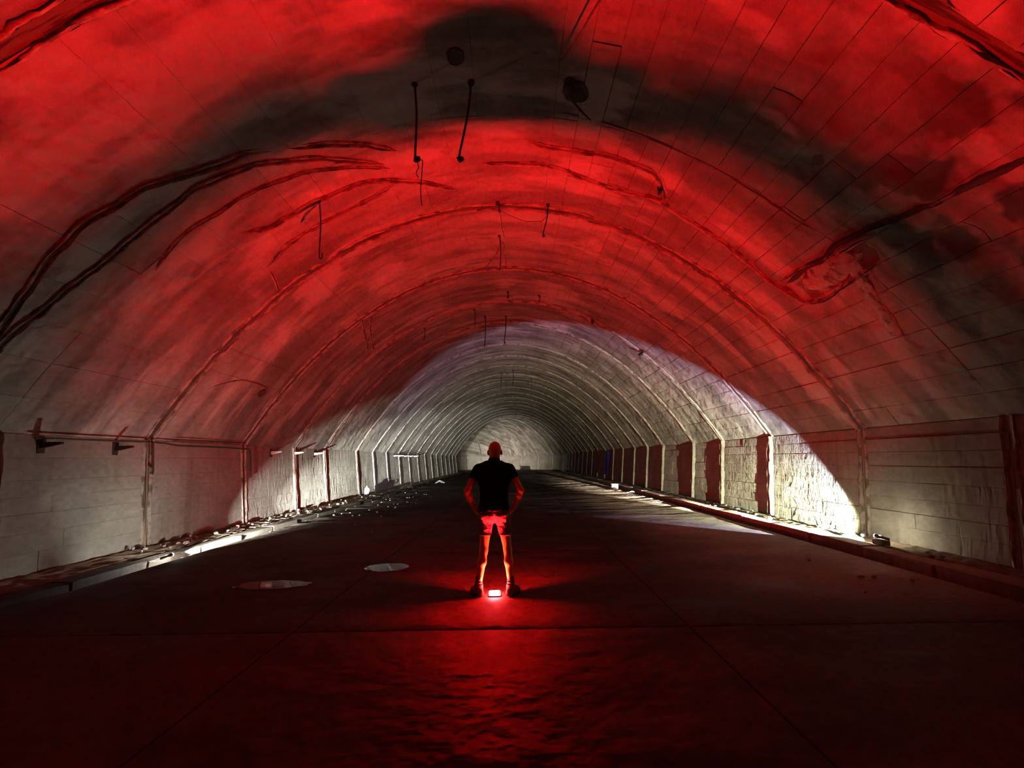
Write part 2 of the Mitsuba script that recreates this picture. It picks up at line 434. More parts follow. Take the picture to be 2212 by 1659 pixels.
def near_profile(w):
    return [(-w - .045, -.05), (-w - .035, .012), (-w - .01, .034), (-w + .015, .020), (-w + .025, -.06)], [(w - .025, -.06), (w - .012, .022), (w + .01, .036), (w + .035, .010), (w + .045, -.05)]

def rib_profile(h):
    return [(-.10, -.05), (-.09, h * .5), (-.075, h), (-.025, h * .95), (-.006, -.05)], [(.022, -.05), (.035, h * .9), (.075, h * .85), (.095, h * .3), (.10, -.05)]

def seam(key, mapf, us, ys, profs, mat, seed, wob, hs=0.5, taper=False, fill=0.05, fh=-.012, fmat='dark_brown'):
    ms = [ribbon(mapf, us, ys, p, seed + 7 * n, wob, hs, taper, seed) for n, p in enumerate(profs)]
    add(key, cat_mesh(ms), mat, 50)
    if fill:
        add(f'{key}__filler' if key.count('__') < 2 else key + '_filler', ribbon(mapf, us, ys, [(-fill, fh - .004), (0, fh), (fill, fh - .004)], seed, wob, 0.1, taper, seed), fmat, 50)

for k, y in enumerate(RINGS[1:-1]):
    tight = y == 6.15
    nearring = y < 12.5
    step = 0.09 if y < 13 else (0.18 if y < 30 else 0.4)
    a = np.linspace(-LH, LH, int(2 * LH / step))
    wob = 0.05 if y < 10 else 0.03
    pr = near_profile(0.09) if nearring else rib_profile(0.05)
    hc_, hl_, hr_ = ('ceiling_001', 'wall_far', 'wall_far') if y > YB else ('ceiling', 'wall_left', 'wall_right')
    if not tight:
      seam(numbered(hc_ + '__ring_seam'), vault, a, np.full(len(a), y), pr, 'seam_mortar', 10 + k, wob, fill=.085 if nearring else .03, fh=-.006 if nearring else .004, fmat='joint_filler' if y < 13 else 'dark_brown')
    z = np.linspace(-0.12, S, int(2.2 / min(step, .12)))
    seam(numbered(hl_ + '__seam'), wl, z, np.full(len(z), y), near_profile(0.08) if nearring else rib_profile(0.05), 'seam_mortar', 50 + k, 0.02, 0.3, fill=.075 if nearring else .03, fh=-.006 if nearring else .004, fmat='joint_filler' if y < 13 else 'dark_brown')
    nearring = y < 10
    seam(numbered(hr_ + '__rib' if not nearring else hr_ + '__seam'), wr, z, np.full(len(z), y), near_profile(0.07) if nearring else rib_profile(0.095), 'wall_concrete' if not nearring else 'seam_mortar', 90 + k, 0.012, 0.12, fill=.065 if nearring else 0, fmat='joint_filler')

# wandering seams and cracks, in surface coordinates (arc length from the crown, distance along the tunnel)
def densify(pts, step=0.07):
    p = np.asarray(pts, float)
    s = np.r_[0, np.cumsum(np.hypot(*np.diff(p, axis=0).T))]
    t = np.linspace(0, s[-1], max(6, int(s[-1] / step)))
    from scipy.interpolate import PchipInterpolator
    return PchipInterpolator(s, p[:, 0])(t), PchipInterpolator(s, p[:, 1])(t)

DOUBLE = [(-.062, -.06), (-.05, .022), (-.036, .04), (-.022, .024), (-.012, -.06)], [(.012, -.06), (.024, .022), (.038, .042), (.052, .02), (.062, -.06)]
SINGLE = [(-.045, -.06), (-.03, .026), (-.016, .036), (-.007, -.06)], [(.010, -.06), (.02, .03), (.032, .02), (.045, -.06)]
THIN = [(-.018, -.06), (-.011, .012), (-.004, -.06)], [(.004, -.06), (.010, .014), (.018, -.06)]
cracks = [
    (DOUBLE, [(-9.0, 5.3), (-7.72, 5.25), (-6.69, 5.08), (-6.03, 5.03), (-5.6, 5.1), (-5.1, 5.2), (-4.21, 5.47), (-3.82, 5.56), (-2.82, 5.98), (-1.76, 6.62)]),
    (DOUBLE, [(-9.1, 5.62), (-8.0, 5.43), (-7.2, 5.51), (-6.64, 5.58), (-5.44, 5.61), (-4.79, 5.6), (-3.96, 5.76), (-3.33, 6.04), (-2.08, 6.84)]),
    (SINGLE, [(-6.2, 6.3), (-5.4, 6.1), (-4.4, 6.15), (-3.2, 6.4), (-2.0, 7.0)]),
    (DOUBLE, [(-4.82, 6.71), (-4.26, 7.01), (-3.41, 7.02), (-2.78, 7.05), (-1.96, 7.35), (-1.29, 7.68), (-0.87, 8.06)]),
    (DOUBLE, [(-5.04, 7.86), (-4.45, 7.63), (-3.61, 7.61), (-2.81, 7.6), (-2.08, 7.43)]),
    (SINGLE, [(-5.04, 7.86), (-5.13, 8.16), (-5.32, 8.75)]),
    (DOUBLE, [(0.46, 6.73), (1.05, 6.81), (1.72, 6.78), (2.3, 6.74), (2.83, 6.78), (3.09, 7.01), (3.3, 7.45)]),
    (DOUBLE, [(-0.4, 7.33), (0.26, 7.29), (0.91, 7.25), (1.66, 7.5), (2.42, 7.54), (3.14, 7.4), (3.78, 7.53), (4.42, 7.6), (5.08, 7.66), (5.73, 7.66), (6.47, 7.62)]),
    (SINGLE, [(6.47, 7.62), (6.62, 7.2), (6.58, 6.5), (6.5, 5.9)]),
    (SINGLE, [(5.9, 7.55), (5.95, 6.9), (6.05, 6.2), (6.1, 5.6)]),
    (THIN, [(-0.06, 10.03), (-0.15, 10.76), (-0.38, 11.42), (-0.61, 11.82)]),
    (SINGLE, [(-4.5, 11.79), (-4.83, 12.96), (-5.34, 14.37)]),
    (SINGLE, [(-4.15, 11.85), (-4.6, 12.9), (-5.05, 14.4)]),
    (THIN, [(3.05, 7.1), (3.4, 7.5), (3.75, 7.62)]),
    (THIN, [(-7.9, 9.3), (-7.5, 10.2), (-7.6, 11.3)]),
    (THIN, [(.97, 6.0), (1.74, 6.08), (2.52, 6.1), (3.34, 6.15), (3.84, 6.16), (4.53, 6.2), (5.05, 6.21), (5.58, 6.16)]),
]
for i, (pr, pts) in enumerate(cracks):
    us, ys = densify(pts)
    seam(numbered('ceiling__crack'), vault, us, ys, pr, 'seam_mortar', 200 + i, 0.05 if pr is not THIN else 0.02, 0.5, True, fill=.022 if pr is not THIN else .009, fh=.012)
us, ys = densify([(6.05, 7.5), (5.95, 6.43), (6.02, 5.45), (6.14, 4.94), (6.21, 4.49), (6.25, 3.91), (6.3, 3.3)])
DARK = [(-.048, -.06), (-.036, .02), (-.015, .04), (.010, .02), (.03, .038), (.045, .015), (.052, -.06)]
add(numbered('ceiling__crack'), ribbon(vault, us, ys, DARK, 301, 0.14, 0.7, True), 'dark_brown', 50)
us, ys = densify([(6.31, 6.24), (6.93, 6.43), (7.69, 6.63)])
add(numbered('ceiling__crack'), ribbon(vault, us, ys, [(-.13, -.06), (-.1, .012), (0, .016), (.1, .012), (.13, -.06)], 302, 0.04, 0.5, False), 'seam_mortar', 50)
us, ys = densify([(6.2, 6.0), (6.2, 6.6), (6.3, 7.3)])
add(numbered('ceiling__crack'), ribbon(vault, us, ys, [(-.25, -.06), (-.18, .02), (-.06, .05), (.02, .01), (.1, .055), (.2, .02), (.27, -.06)], 303, 0.08, 0.9, True), 'seam_mortar', 50)

# ------------------------------------------------------------------ floor
XE, KI, KO = 5.62, 5.95, 6.28
xs = [-XE, -1.95, 1.85, XE]
rows = [-5.0, -2.58, 0.92, 4.42, 7.92] + [7.92 + 3.5 * i for i in range(1, 15)]
def flat(u, v, off):
    u, v, off = np.broadcast_arrays(np.asarray(u, float), np.asarray(v, float), np.asarray(off, float))
    return bend(np.stack([u, v, off], -1))
def flr_shell():
    return shell(flat, -7.25, 7.25, 6, -0.12)
m = flr_shell(); m.invert()
add('floor', m, 'gravel_material', label='dark concrete slab floor of the tunnel, reddened around the lantern', kind='structure')
_rel = relief
def relief(kind, a, y):
    if kind == 'floor':
        q = np.stack([a * 0.9, y * 2.2, 0 * a], -1)
        return (0.002 + 0.036 * np.clip((y - 9.5) / 4, 0, 1)) * (nfbm(q, 4, 21) - 0.5)
    return _rel(kind, a, y)
flip = lambda vf: (vf[0], vf[1][:, ::-1])
for i in range(len(rows) - 1):
    for j in range(3):
        c0, c1 = rows[i], min(rows[i + 1], Y1)
        res = (0.16 if c0 < 7 else 0.09) if 2 < c0 < 26 else 0.6
        nu, nv = int((xs[j + 1] - xs[j]) / (res * 1.6)), int((c1 - c0) / res)
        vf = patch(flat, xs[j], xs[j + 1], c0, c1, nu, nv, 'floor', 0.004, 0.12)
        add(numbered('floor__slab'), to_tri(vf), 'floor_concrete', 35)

# kerbs along the drain channels
for side, name in ((-1, 'kerb'), (1, 'kerb_001')):
    ylist = np.arange(Y0, YB, 1.25)
    for i, y in enumerate(ylist):
        h = (0.20 if side > 0 else 0.135) + rng.uniform(-.012, .012)
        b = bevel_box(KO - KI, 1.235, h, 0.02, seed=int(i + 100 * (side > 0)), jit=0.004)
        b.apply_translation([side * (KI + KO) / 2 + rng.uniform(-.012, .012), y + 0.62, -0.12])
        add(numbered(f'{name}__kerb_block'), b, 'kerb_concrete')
    tag(name, 'low concrete kerb between drain channel and ' + ('left' if side < 0 else 'right') + ' tunnel wall', kind='structure')

# ballast behind the kerbs (fine gravel, uncountable) and single stones
def gravel_h(side, U, V):
    U, V = np.asarray(U, float), np.asarray(V, float)
    return 0.012 + 0.05 * (nfbm(np.stack([U * 9, V * 9, 0 * U], -1), 3, 8 + side) - 0.4) + 0.05 * np.clip((U - 6.7) / .35, 0, 1) * nfbm(np.stack([U * 1.5, V * 1.1, 0 * U], -1), 3, 4)
def gravel_bed(side):
    V = []
    us = np.linspace(KO, W0 - 0.105, 14); vs = np.arange(2.0, YB, 0.09)
    U, Vv = np.meshgrid(us, vs, indexing='ij')
    h = gravel_h(side, U, Vv)
    Pp = np.stack([side * U, Vv, h], -1).reshape(-1, 3)
    idx = np.arange(U.size).reshape(U.shape)
    q = np.stack([idx[:-1, :-1], idx[1:, :-1], idx[1:, 1:], idx[:-1, 1:]], -1).reshape(-1, 4)
    return to_tri((Pp, q if side > 0 else q[:, ::-1]))
add('gravel', gravel_bed(-1), 'gravel_material', False, 'dark gravel strip between left kerb and left wall', 'gravel', kind='stuff')
add('gravel_001', gravel_bed(1), 'gravel_material', False, 'dark gravel strip between right kerb and right wall', 'gravel', kind='stuff')

protos = [stone_mesh(1.0, 700 + i) for i in range(10)]
_placed = [(-6.80, 20.66, .16), (6.52, 7.76, .12)]
def put_stone(x, y, z, r, label, group):
    if any((x - a) ** 2 + (y - b_) ** 2 < (1.45 * (r + c)) ** 2 for a, b_, c in _placed):
        return
    _placed.append((x, y, r))
    m = protos[rng.integers(10)].copy()
    m.apply_transform(trimesh.transformations.rotation_matrix(rng.uniform(0, 6.28), [0, 0, 1]))
    m.apply_scale(r)
    if abs(x) > KO:
        z = float(gravel_h(1 if x > 0 else -1, abs(x), y)) + .012
    m.apply_translation([x, y, z])
    add(numbered('stone'), m, 'stone_material', False, label, 'stone', group)

for i in range(130):          # left: along the wall, and in the drain channel
    y = 7.9 + 12.5 * rng.random() ** 1.1
    if rng.random() < 0.55:
        put_stone(-rng.uniform(5.70, 5.92), y, -0.122, rng.uniform(.022, .055), 'pale stone lying in the drain channel along the left kerb', 'stones in the left drain channel')
    else:
        put_stone(-rng.uniform(KO + .06, 6.90), y, 0.015, rng.uniform(.025, .06), 'pale stone on the gravel between left kerb and left wall', 'stones along the left wall')
for i in range(60):
    y = 6.2 + 8 * rng.random()
    if rng.random() < 0.4:
        put_stone(rng.uniform(5.70, 5.92), y, -0.122, rng.uniform(.02, .045), 'stone lying in the drain channel along the right kerb', 'stones in the right drain channel')
    else:
        put_stone(rng.uniform(KO + .06, 6.90), y, 0.015, rng.uniform(.025, .06), 'stone on the gravel between right kerb and right wall', 'stones along the right wall')
for x, y, r in ((6.55, 8.9, .075), (6.42, 9.15, .06), (6.75, 9.5, .05)):
    put_stone(x, y, 0.02, r, 'large white-lit stone on the gravel in the beam of the right torch', 'large stones in the right torch beam')
for i in range(34):           # rubble spread beyond the left torch
    x, y = -rng.uniform(3.4, 5.5), rng.uniform(12.5, 22)
    put_stone(x, y, 0.012, rng.uniform(.015, .035), 'small stone scattered on the slab floor in front of the left wall', 'rubble on the far left floor')
for x, y, r in ((4.66, 5.90, .035), (4.76, 5.97, .02), (4.84, 5.89, .03), (5.21, 5.76, .032), (5.31, 5.79, .02), (4.26, 5.32, .018), (4.66, 6.87, .035), (4.7, 5.8, .018), (-3.9, 11.3, .02), (-3.1, 10.2, .018)):
    put_stone(x, y, 0.0, r, 'small stone lying loose on the slab floor near the camera', 'loose stones on the near floor')

GZ = float(max(gravel_h(1, RT[0] + dx, RT[1] - .10 + dy) for dx in np.linspace(-.08, .08, 5) for dy in np.linspace(-.12, .12, 7)))
fs = bevel_box(.15, .22, .127 - GZ, .012, 9, .002); fs.apply_translation([RT[0], RT[1] - .10, GZ])
add('flat_stone', fs, 'stone_material', False, 'flat stone propping up the torch by the right wall', 'stone')

# puddles
def puddle(cx, cy, rx, ry, seed, label):
    a = np.linspace(0, 2 * np.pi, 40, endpoint=False)
    k = 1 + 0.5 * (nfbm(np.stack([np.cos(a) * 1.6, np.sin(a) * 1.6, 0 * a + seed], -1), 3, seed) - 0.5)
    ring = np.stack([cx + rx * k * np.cos(a), cy + ry * k * np.sin(a), 0 * a + 0.007], -1)
    low = ring.copy(); low[:, 2] = -0.012; low[:, :2] += 0.03 * (low[:, :2] - [cx, cy])
    v = np.vstack([[[cx, cy, 0.007]], ring, low])
    n = len(a)
    f = [[0, 1 + i, 1 + (i + 1) % n] for i in range(n)] + [[1 + i, 1 + n + i, 1 + n + (i + 1) % n] for i in range(n)] + [[1 + i, 1 + n + (i + 1) % n, 1 + (i + 1) % n] for i in range(n)]
    add(numbered('puddle'), trimesh.Trimesh(v, f, process=False), 'puddle_water', False, label, 'puddle')
puddle(-3.02, 6.02, .50, .20, 3, 'shallow puddle on the floor nearer the left wall, reflecting grey')
puddle(-1.76, 6.87, .34, .26, 8, 'shallow puddle on the floor just left of the standing man')

# ------------------------------------------------------------------ litter on the far floor
def rag(cx, cy, s, seed, mat, label, cat):
    g = np.linspace(-1, 1, 13)
    U, V = np.meshgrid(g, g, indexing='ij')
    q = np.stack([U * 1.7, V * 1.7, 0 * U + seed], -1)
    h = s * 0.9 * np.clip(1 - (U ** 2 + V ** 2) / 2.2, 0, 1) * nfbm(q, 3, seed) + 0.004
    Pp = np.stack([cx + s * U * (1 + .2 * (nnoise(q, 3) - .5)), cy + s * V, h], -1).reshape(-1, 3)
    idx = np.arange(169).reshape(13, 13)
    qd = np.stack([idx[:-1, :-1], idx[1:, :-1], idx[1:, 1:], idx[:-1, 1:]], -1).reshape(-1, 4)
    add(numbered(cat.replace(' ', '_')), to_tri((Pp, qd)), mat, False, label, cat)
b = bevel_box(.34, .26, .22, .03, 4, .01); b.apply_translation([5.35, 22.6, 0.0])
k = add('carton', b, 'white_plastic', False, 'crushed white carton standing on the far floor before the right wall', 'carton')
lidm = bevel_box(.36, .28, .04, .01, 5, .006); lidm.apply_translation([5.35, 22.6, 0.222])
add('carton__flap', lidm, 'white_plastic')
rag(5.45, 19.9, .17, 12, 'white_plastic', 'crumpled white plastic bag beside the right drain channel', 'plastic bag')
rag(-5.0, 30.5, .33, 14, 'grey_sheet', 'crumpled pale sheet lying far off at the foot of the left wall', 'plastic sheet')
prf = [(.0, 0), (.09, 0), (.105, .02), (.105, .25), (.09, .31), (.035, .36), (.032, .40)]
j = lathe(prf, 20); JZ = float(max(gravel_h(-1, 6.80 + dx, 20.66 + dy) for dx in (-.09, 0, .09) for dy in (-.09, 0, .09)))
j.apply_translation([-6.80, 20.66, JZ])
add('plastic_jug', j, 'white_plastic', 40, 'bluish white plastic jug standing at the foot of the left wall', 'jug')
cp = lathe([(.0, 0), (.038, 0), (.038, .035), (.0, .035)], 16); cp.apply_translation([-6.80, 20.66, JZ + .402])
add('plastic_jug__cap', cp, 'torch_metal', 40)
hd = tube([(-6.72, 20.61, .32), (-6.67, 20.60, .33), (-6.655, 20.60, .26), (-6.67, 20.60, .18), (-6.71, 20.61, .16)], .012); hd.apply_translation([0, 0, JZ - .03])
add('plastic_jug__handle', hd, 'white_plastic', 40)
# blue tarpaulin hanging at the right wall, far off
ug, vg = np.meshgrid(np.linspace(0, 1, 14), np.linspace(0, 1, 20), indexing='ij')
off = 0.09 + 0.05 * np.sin(ug * 16 + 3 * vg) + 0.05 * nfbm(np.stack([ug * 4, vg * 4, 0 * ug], -1), 3, 2)
Pp = wallp(1, 0.35 + 1.65 * vg, 31.6 + 1.3 * ug, off).reshape(-1, 3)
idx = np.arange(ug.size).reshape(ug.shape)
add('tarpaulin', to_tri((Pp, np.stack([idx[:-1, :-1], idx[1:, :-1], idx[1:, 1:], idx[:-1, 1:]], -1).reshape(-1, 4))), 'blue_plastic', True, 'blue plastic sheet hanging on the far right wall between ribs', 'tarpaulin')

# ------------------------------------------------------------------ steel in the ceiling and on the walls
def hanging_rod(top, bot, r, label, knob=True, hook=False, wires=(), bend_=0.02, group='steel rods hanging from the ceiling'):
    key = numbered('hanging_rod')
    tag(key, label, 'rod', group)
    top, bot = np.array(top, float), np.array(bot, float)
    t = np.linspace(0, 1, 9)[:, None]
    wob = np.array([[math.sin(2.2 * q) * bend_, 0, 0] for q in t[:, 0] * 2])
    p = top + (bot - top) * t + wob - wob[0]
    if hook:
        e = p[-1]
        p = np.vstack([p, e + [.02, 0, -.03], e + [.045, 0, -.02], e + [.05, 0, .05], e + [.052, 0, .09]])
    p[0] = p[0] + np.array([0, 0, .05])
    add(f'{key}__rod', tube(p, r, 8), 'rusty_steel', 50)
    pl = lathe([(.0, -.03), (r * 2.2, -.03), (r * 3.0, -.01), (r * 3.0, .03), (0, .04)], 10); pl.apply_translation(top)
    add(f'{key}__anchor', pl, 'rusty_steel', 40)
    if knob:
        kn = stone_mesh(r * 2.9, int(1000 * abs(bot[0]) + 7), 18, 1.0); kn.apply_translation(bot - [0, 0, r * 2.6])
        add(f'{key}__nut', kn, 'rusty_steel')
    for w in wires:
        us = np.asarray(w, float)
        from scipy.interpolate import PchipInterpolator
        tt = np.linspace(0, 1, len(us)); t2 = np.linspace(0, 1, 20)
        add(numbered(f'{key}__wire'), tube(PchipInterpolator(tt, us)(t2), max(.005, r * .35), 6), 'rusty_steel', 50)

R1 = np.array([-1.12, 5.43, 5.83])
hanging_rod((-1.18, 5.43, 7.09), R1, .017, 'thick rusty rod with a dangling wire, left of the near pair under the crown',
            wires=[(R1, R1 + [.03, 0, -.12], R1 + [.0, 0, -.2], R1 + [.035, 0, -.28]),
                   (R1, R1 + [.09, 0, -.01], R1 + [.085, 0, -.15], R1 + [.07, 0, -.45], R1 + [.09, 0, -.72])])
hanging_rod((-0.35, 5.51, 7.17), (-0.51, 5.51, 5.89), .017, 'thick rusty slanting rod, right of the near pair under the crown')
hanging_rod((-3.26, 7.02, 6.29), (-3.17, 7.02, 5.17), .013, 'thin rod with a hooked end on the left side of the vault', knob=False, hook=True,
            wires=[((-3.26, 7.02, 6.26), (-3.33, 7.02, 6.15), (-3.5, 7.02, 6.02), (-3.55, 7.02, 5.85))])
hanging_rod((-0.07, 8.58, 7.18), (-0.03, 8.58, 6.98), .014, 'short rod stub with a sagging wire, left of the second pair under the crown',
            wires=[((-.03, 8.58, 6.98), (.0, 8.58, 6.8), (.03, 8.58, 6.55), (.08, 8.58, 6.35)), ((-.03, 8.58, 7.0), (.25, 8.58, 6.85), (.6, 8.58, 6.72), (.85, 8.58, 6.72), (1.0, 8.58, 6.85))])
hanging_rod((1.04, 8.55, 7.09), (0.92, 8.55, 6.36), .013, 'slanting rod with a nut, right of the second pair under the crown')
hanging_rod((-0.08, 9.99, 7.18), (-0.05, 9.99, 6.26), .012, 'thin rod beside the forked crack under the crown', knob=False,
            wires=[((-.08, 9.99, 7.1), (.05, 9.99, 6.9), (.0, 9.99, 6.75), (.08, 9.99, 6.55), (.05, 9.99, 6.3))])
hanging_rod((2.97, 7.09, 6.44), (2.94, 7.09, 6.36), .02, 'stub bolt with a nut on the right side of the vault')
hanging_rod((-1.18, 15.05, 7.07), (-1.14, 15.05, 6.43), .014, 'thin distant rod left of the long pair', knob=False)
hanging_rod((-0.85, 16.0, 7.12), (-0.85, 16.0, 5.92), .016, 'distant long rod, left one of the long pair', knob=False)
hanging_rod((-0.03, 16.16, 7.18), (-0.10, 16.16, 6.1), .017, 'distant long rod with a nut, right one of the long pair')
hanging_rod((-3.03, 15.12, 6.41), (-3.02, 15.12, 5.95), .013, 'short distant rod on the left haunch of the vault', knob=False)
hanging_rod((3.06, 14.46, 6.40), (3.05, 14.46, 6.30), .022, 'short distant stub on the right haunch of the vault')
hanging_rod((4.76, 14.42, 5.21), (4.66, 14.42, 5.13), .03, 'blunt dark stub low on the right haunch of the vault')
hanging_rod((0.08, 13.7, 7.18), (0.08, 13.7, 7.0), .014, 'short stub under the crown, left of two')
hanging_rod((1.15, 13.81, 7.07), (1.15, 13.81, 6.9), .014, 'short stub under the crown, right of two')
for x, y, z0, z1, w in ((-.58, 27.28, 7.15, 6.1, 'left'), (.21, 26.72, 7.18, 6.23, 'middle'), (1.47, 28.79, 7.0, 6.31, 'right')):
    hanging_rod((x, y, z0), (x, y, z1), .018, f'{w} one of three far rods hanging under the crown', knob=False)
hanging_rod((1.12, 5.44, 7.08), (1.10, 5.44, 6.95), .03, 'dark stump of a cut rod right of the near pair', wires=[((1.1, 5.5, 6.98), (1.25, 5.7, 6.9), (1.5, 5.9, 6.84), (1.35, 5.75, 6.86), (1.1, 5.5, 6.95))])
# cable hanging close to the camera, from the crown
cab = np.array([(1.55, 3.3, 6.98), (1.40, 3.7, 6.72), (1.2, 4.2, 6.75), (1.02, 4.75, 6.85), (0.93, 5.05, 7.06)])
from scipy.interpolate import PchipInterpolator
add('cable', tube(PchipInterpolator(np.arange(5), cab)(np.linspace(0, 4, 40)), .013, 8), 'cable_sheath', 50, 'dark cable sagging along the vault near the top of the photo', 'cable')
# knocked holes with rims
def hole(key_holder, mapf, u, v, r, seed):
    a = np.linspace(0, 2 * np.pi, 18, endpoint=False)
    rows_ = []
    for rr, o in ((1.25, -.02), (1.12, .035), (.95, .03), (.8, .02), (.0, .012)):
        k = rr * r * (1 + .25 * (nnoise(np.stack([np.cos(a) * 2, np.sin(a) * 2, 0 * a + seed], -1), seed) - .5))
        rows_.append(mapf(u + k * np.cos(a), v + k * np.sin(a), np.full(18, o)))
    V = np.stack(rows_, 0)
    idx = np.arange(90).reshape(5, 18)
    q = np.stack([idx[:-1], np.roll(idx[:-1], -1, 1), np.roll(idx[1:], -1, 1), idx[1:]], -1).reshape(-1, 4)
    add(numbered(key_holder), to_tri((V.reshape(-1, 3), q[:, ::-1])), 'dark_brown', 40)
hole('ceiling__hole', vault, -0.52, 5.07, .11, 3)
hole('ceiling__hole', vault, 1.25, 5.6, .16, 5)
hole('ceiling__hole', vault, -7.72, 11.04, .10, 7)

# cable brackets on the left wall
for i, (y, z, d) in enumerate([(6.76, 1.93, 'dark'), (8.03, 1.91, 'dark'), (13.22, 1.90, 'lit'), (14.59, 1.90, 'lit'), (16.08, 1.90, 'lit'), (26.7, 1.9, 'far'), (27.9, 1.9, 'far'), (29.3, 1.9, 'far'), (30.7, 1.9, 'far'), (32.2, 1.9, 'far')]):
    key = numbered('cable_bracket')
    lab = {'dark': 'dark tapering steel cable bracket on the near left wall, ahead of the left torch', 'lit': 'tapering steel cable bracket on the left wall, lit white from below by the left torch', 'far': ''}[d]
    if d == 'dark': lab = ('first' if i == 0 else 'second') + ' dark tapering steel cable bracket from the left edge of the photo'
    if d == 'lit': lab = ('first', 'second', 'third')[i - 2] + ' of three torch-lit brackets on the left wall, counted from camera'
    if d == 'far': lab = ('first', 'second', 'third', 'fourth', 'fifth')[i - 5] + ' of five bright steel brackets in the far row on the left wall'
    tag(key, lab, 'bracket', 'far cable brackets on the left wall' if d == 'far' else None)
    x0 = -(W0 + (W1 - W0) * z / S) - 0.02
    l, h, t = .36, .11, .05
    v = [(x0, y - t / 2, z - h / 2), (x0, y + t / 2, z - h / 2), (x0, y + t / 2, z + h / 2), (x0, y - t / 2, z + h / 2),
         (x0 + l, y - t / 2, z + .02), (x0 + l, y + t / 2, z + .02), (x0 + l, y + t / 2, z + h / 2), (x0 + l, y - t / 2, z + h / 2)]
    arm = trimesh.convex.convex_hull(np.array(v))
    add(f'{key}__arm', arm, 'lit_steel' if d != 'dark' else 'rusty_steel')  # arm colour carries the shading: pale in torchlight, dark ahead of the torch
    pl = bevel_box(.02, .12, .24, .004); pl.apply_translation([x0 + .03, y, z - .12])
    add(f'{key}__plate', pl, 'rusty_steel')

# conduits along the left springing
def wpath(pts, off):
    return np.array([wallp(-1, z, y, off) if z <= S else vault(-(LH - (z - S)), y, off) for z, y in pts])
def dense3(p, n=30):
    return PchipInterpolator(np.arange(len(p)), p)(np.linspace(0, len(p) - 1, n))
add('pipe', tube(dense3(wpath([(2.04, 6.6), (2.05, 7.6), (2.06, 8.7), (2.05, 9.06), (2.01, 9.5), (2.01, 10.4), (1.99, 11.95)], .09)), .016, 8), 'cable_sheath', 50, 'thin dark conduit running along the springing of the left wall', 'pipe')
add('pipe_001', tube(dense3(wpath([(2.18, 9.35), (2.19, 10.4), (2.2, 11.8)], .06)), .014, 8), 'cable_sheath', 50, 'short upper conduit on the left wall just beyond the first seam', 'pipe')
add('pipe_002', tube(dense3(wpath([(2.05, 8.72), (1.8, 8.73), (1.5, 8.74), (1.42, 8.72), (1.46, 8.66)], .14)), .016, 8), 'cable_sheath', 50, 'upright conduit end with a hook at the first left seam', 'pipe')
add('pipe_003', tube(dense3(wpath([(2.0, 11.99), (1.8, 12.0), (1.5, 12.0), (1.21, 12.0)], .12)), .02, 8), 'cable_sheath', 50, 'upright conduit down the second left seam', 'pipe')

# ------------------------------------------------------------------ lamps
def torch(name, origin, direction, label, side):
    tag(name, label, 'torch')
    M = frame_to(origin, direction)
    body = lathe([(0, -.235), (.018, -.235), (.021, -.228), (.021, -.16), (.019, -.155), (.019, -.095), (.022, -.09), (.022, -.07), (.031, -.03), (.032, -.022), (.032, -.004), (.028, -.004), (.0, -.006)], 28)
    body.apply_transform(M); add(f'{name}__body', body, 'torch_metal', 40)
    sw = lathe([(0, 0), (.008, 0), (.008, .006), (.006, .009), (0, .009)], 12)
    sw.apply_transform(M @ trimesh.transformations.translation_matrix([0, .020, -.125]) @ trimesh.transformations.rotation_matrix(-math.pi / 2, [1, 0, 0]))
    add(f'{name}__switch', sw, 'rubber', 40)
    return M

def spot(key, origin, direction, intensity, cutoff, beam):
    d = np.asarray(direction, float); d /= np.linalg.norm(d)
    scene[key] = {'type': 'spot', 'to_world': T().look_at(origin=list(map(float, origin)), target=list(map(float, np.asarray(origin) + d)), up=[0, 0, 1]),
                  'intensity': {'type': 'rgb', 'value': P_(intensity)}, 'cutoff_angle': float(cutoff), 'beam_width': float(beam)}

def lens(key, M, radiance):
    l = lathe([(0, -.005), (.029, -.004), (.030, .002), (.028, .012), (.021, .022), (.011, .028), (0, .030)], 24)
    l.apply_transform(M)
    add(key, l, 'white_plastic', 40)
    scene[key]['emitter'] = {'type': 'area', 'radiance': {'type': 'rgb', 'value': P_(radiance)}}

M = torch('torch', RT, RT_DIR, 'black torch lying on the gravel by the right wall, throwing the bright white beam', 1)
lens('torch__lens', M, SPILL_R)
def fill_strip(key, M, toward, radiance):  # fill emitter added on the torch body
    d = np.asarray(toward, float)
    d /= np.linalg.norm(d)
    lat = d - M[:3, 2] * (d @ M[:3, 2]); lat /= np.linalg.norm(lat)
    y = M[:3, 2] - d * (M[:3, 2] @ d); y /= np.linalg.norm(y)
    F = np.eye(4); F[:3, 0], F[:3, 1], F[:3, 2] = np.cross(y, d), y, d
    F[:3, 3] = M[:3, 3] - M[:3, 2] * .05 + lat * .036
    b = bevel_box(.014, .05, .006, .002); b.apply_transform(F)
    add(key, b, 'white_plastic', False)
    scene[key]['emitter'] = {'type': 'area', 'radiance': {'type': 'rgb', 'value': P_(radiance)}}
fill_strip('torch__added_fill', M, (1, -.25, .25), FILL_R)
rd = RT_DIR / np.linalg.norm(RT_DIR)
spot('torch_beam', RT + rd * .035, rd, RIGHT_BEAM, 37.0, 34.5)
spot('torch_hot', RT + rd * .035, rd + np.array([.03, 0, -.055]), RIGHT_HOT, 7.0, 2.0)
spot('torch_core', RT + rd * .035, rd + np.array([.08, 0, .0]), RIGHT_CORE, 34.0, 5.0)
M = torch('torch_001', LT, LT_DIR, 'black torch lying in the left drain channel, lighting the left wall', -1)
lens('torch_001__lens', M, SPILL_L)
fill_strip('torch_001__added_fill', M, (-1, 1.7, .2), FILL_L)
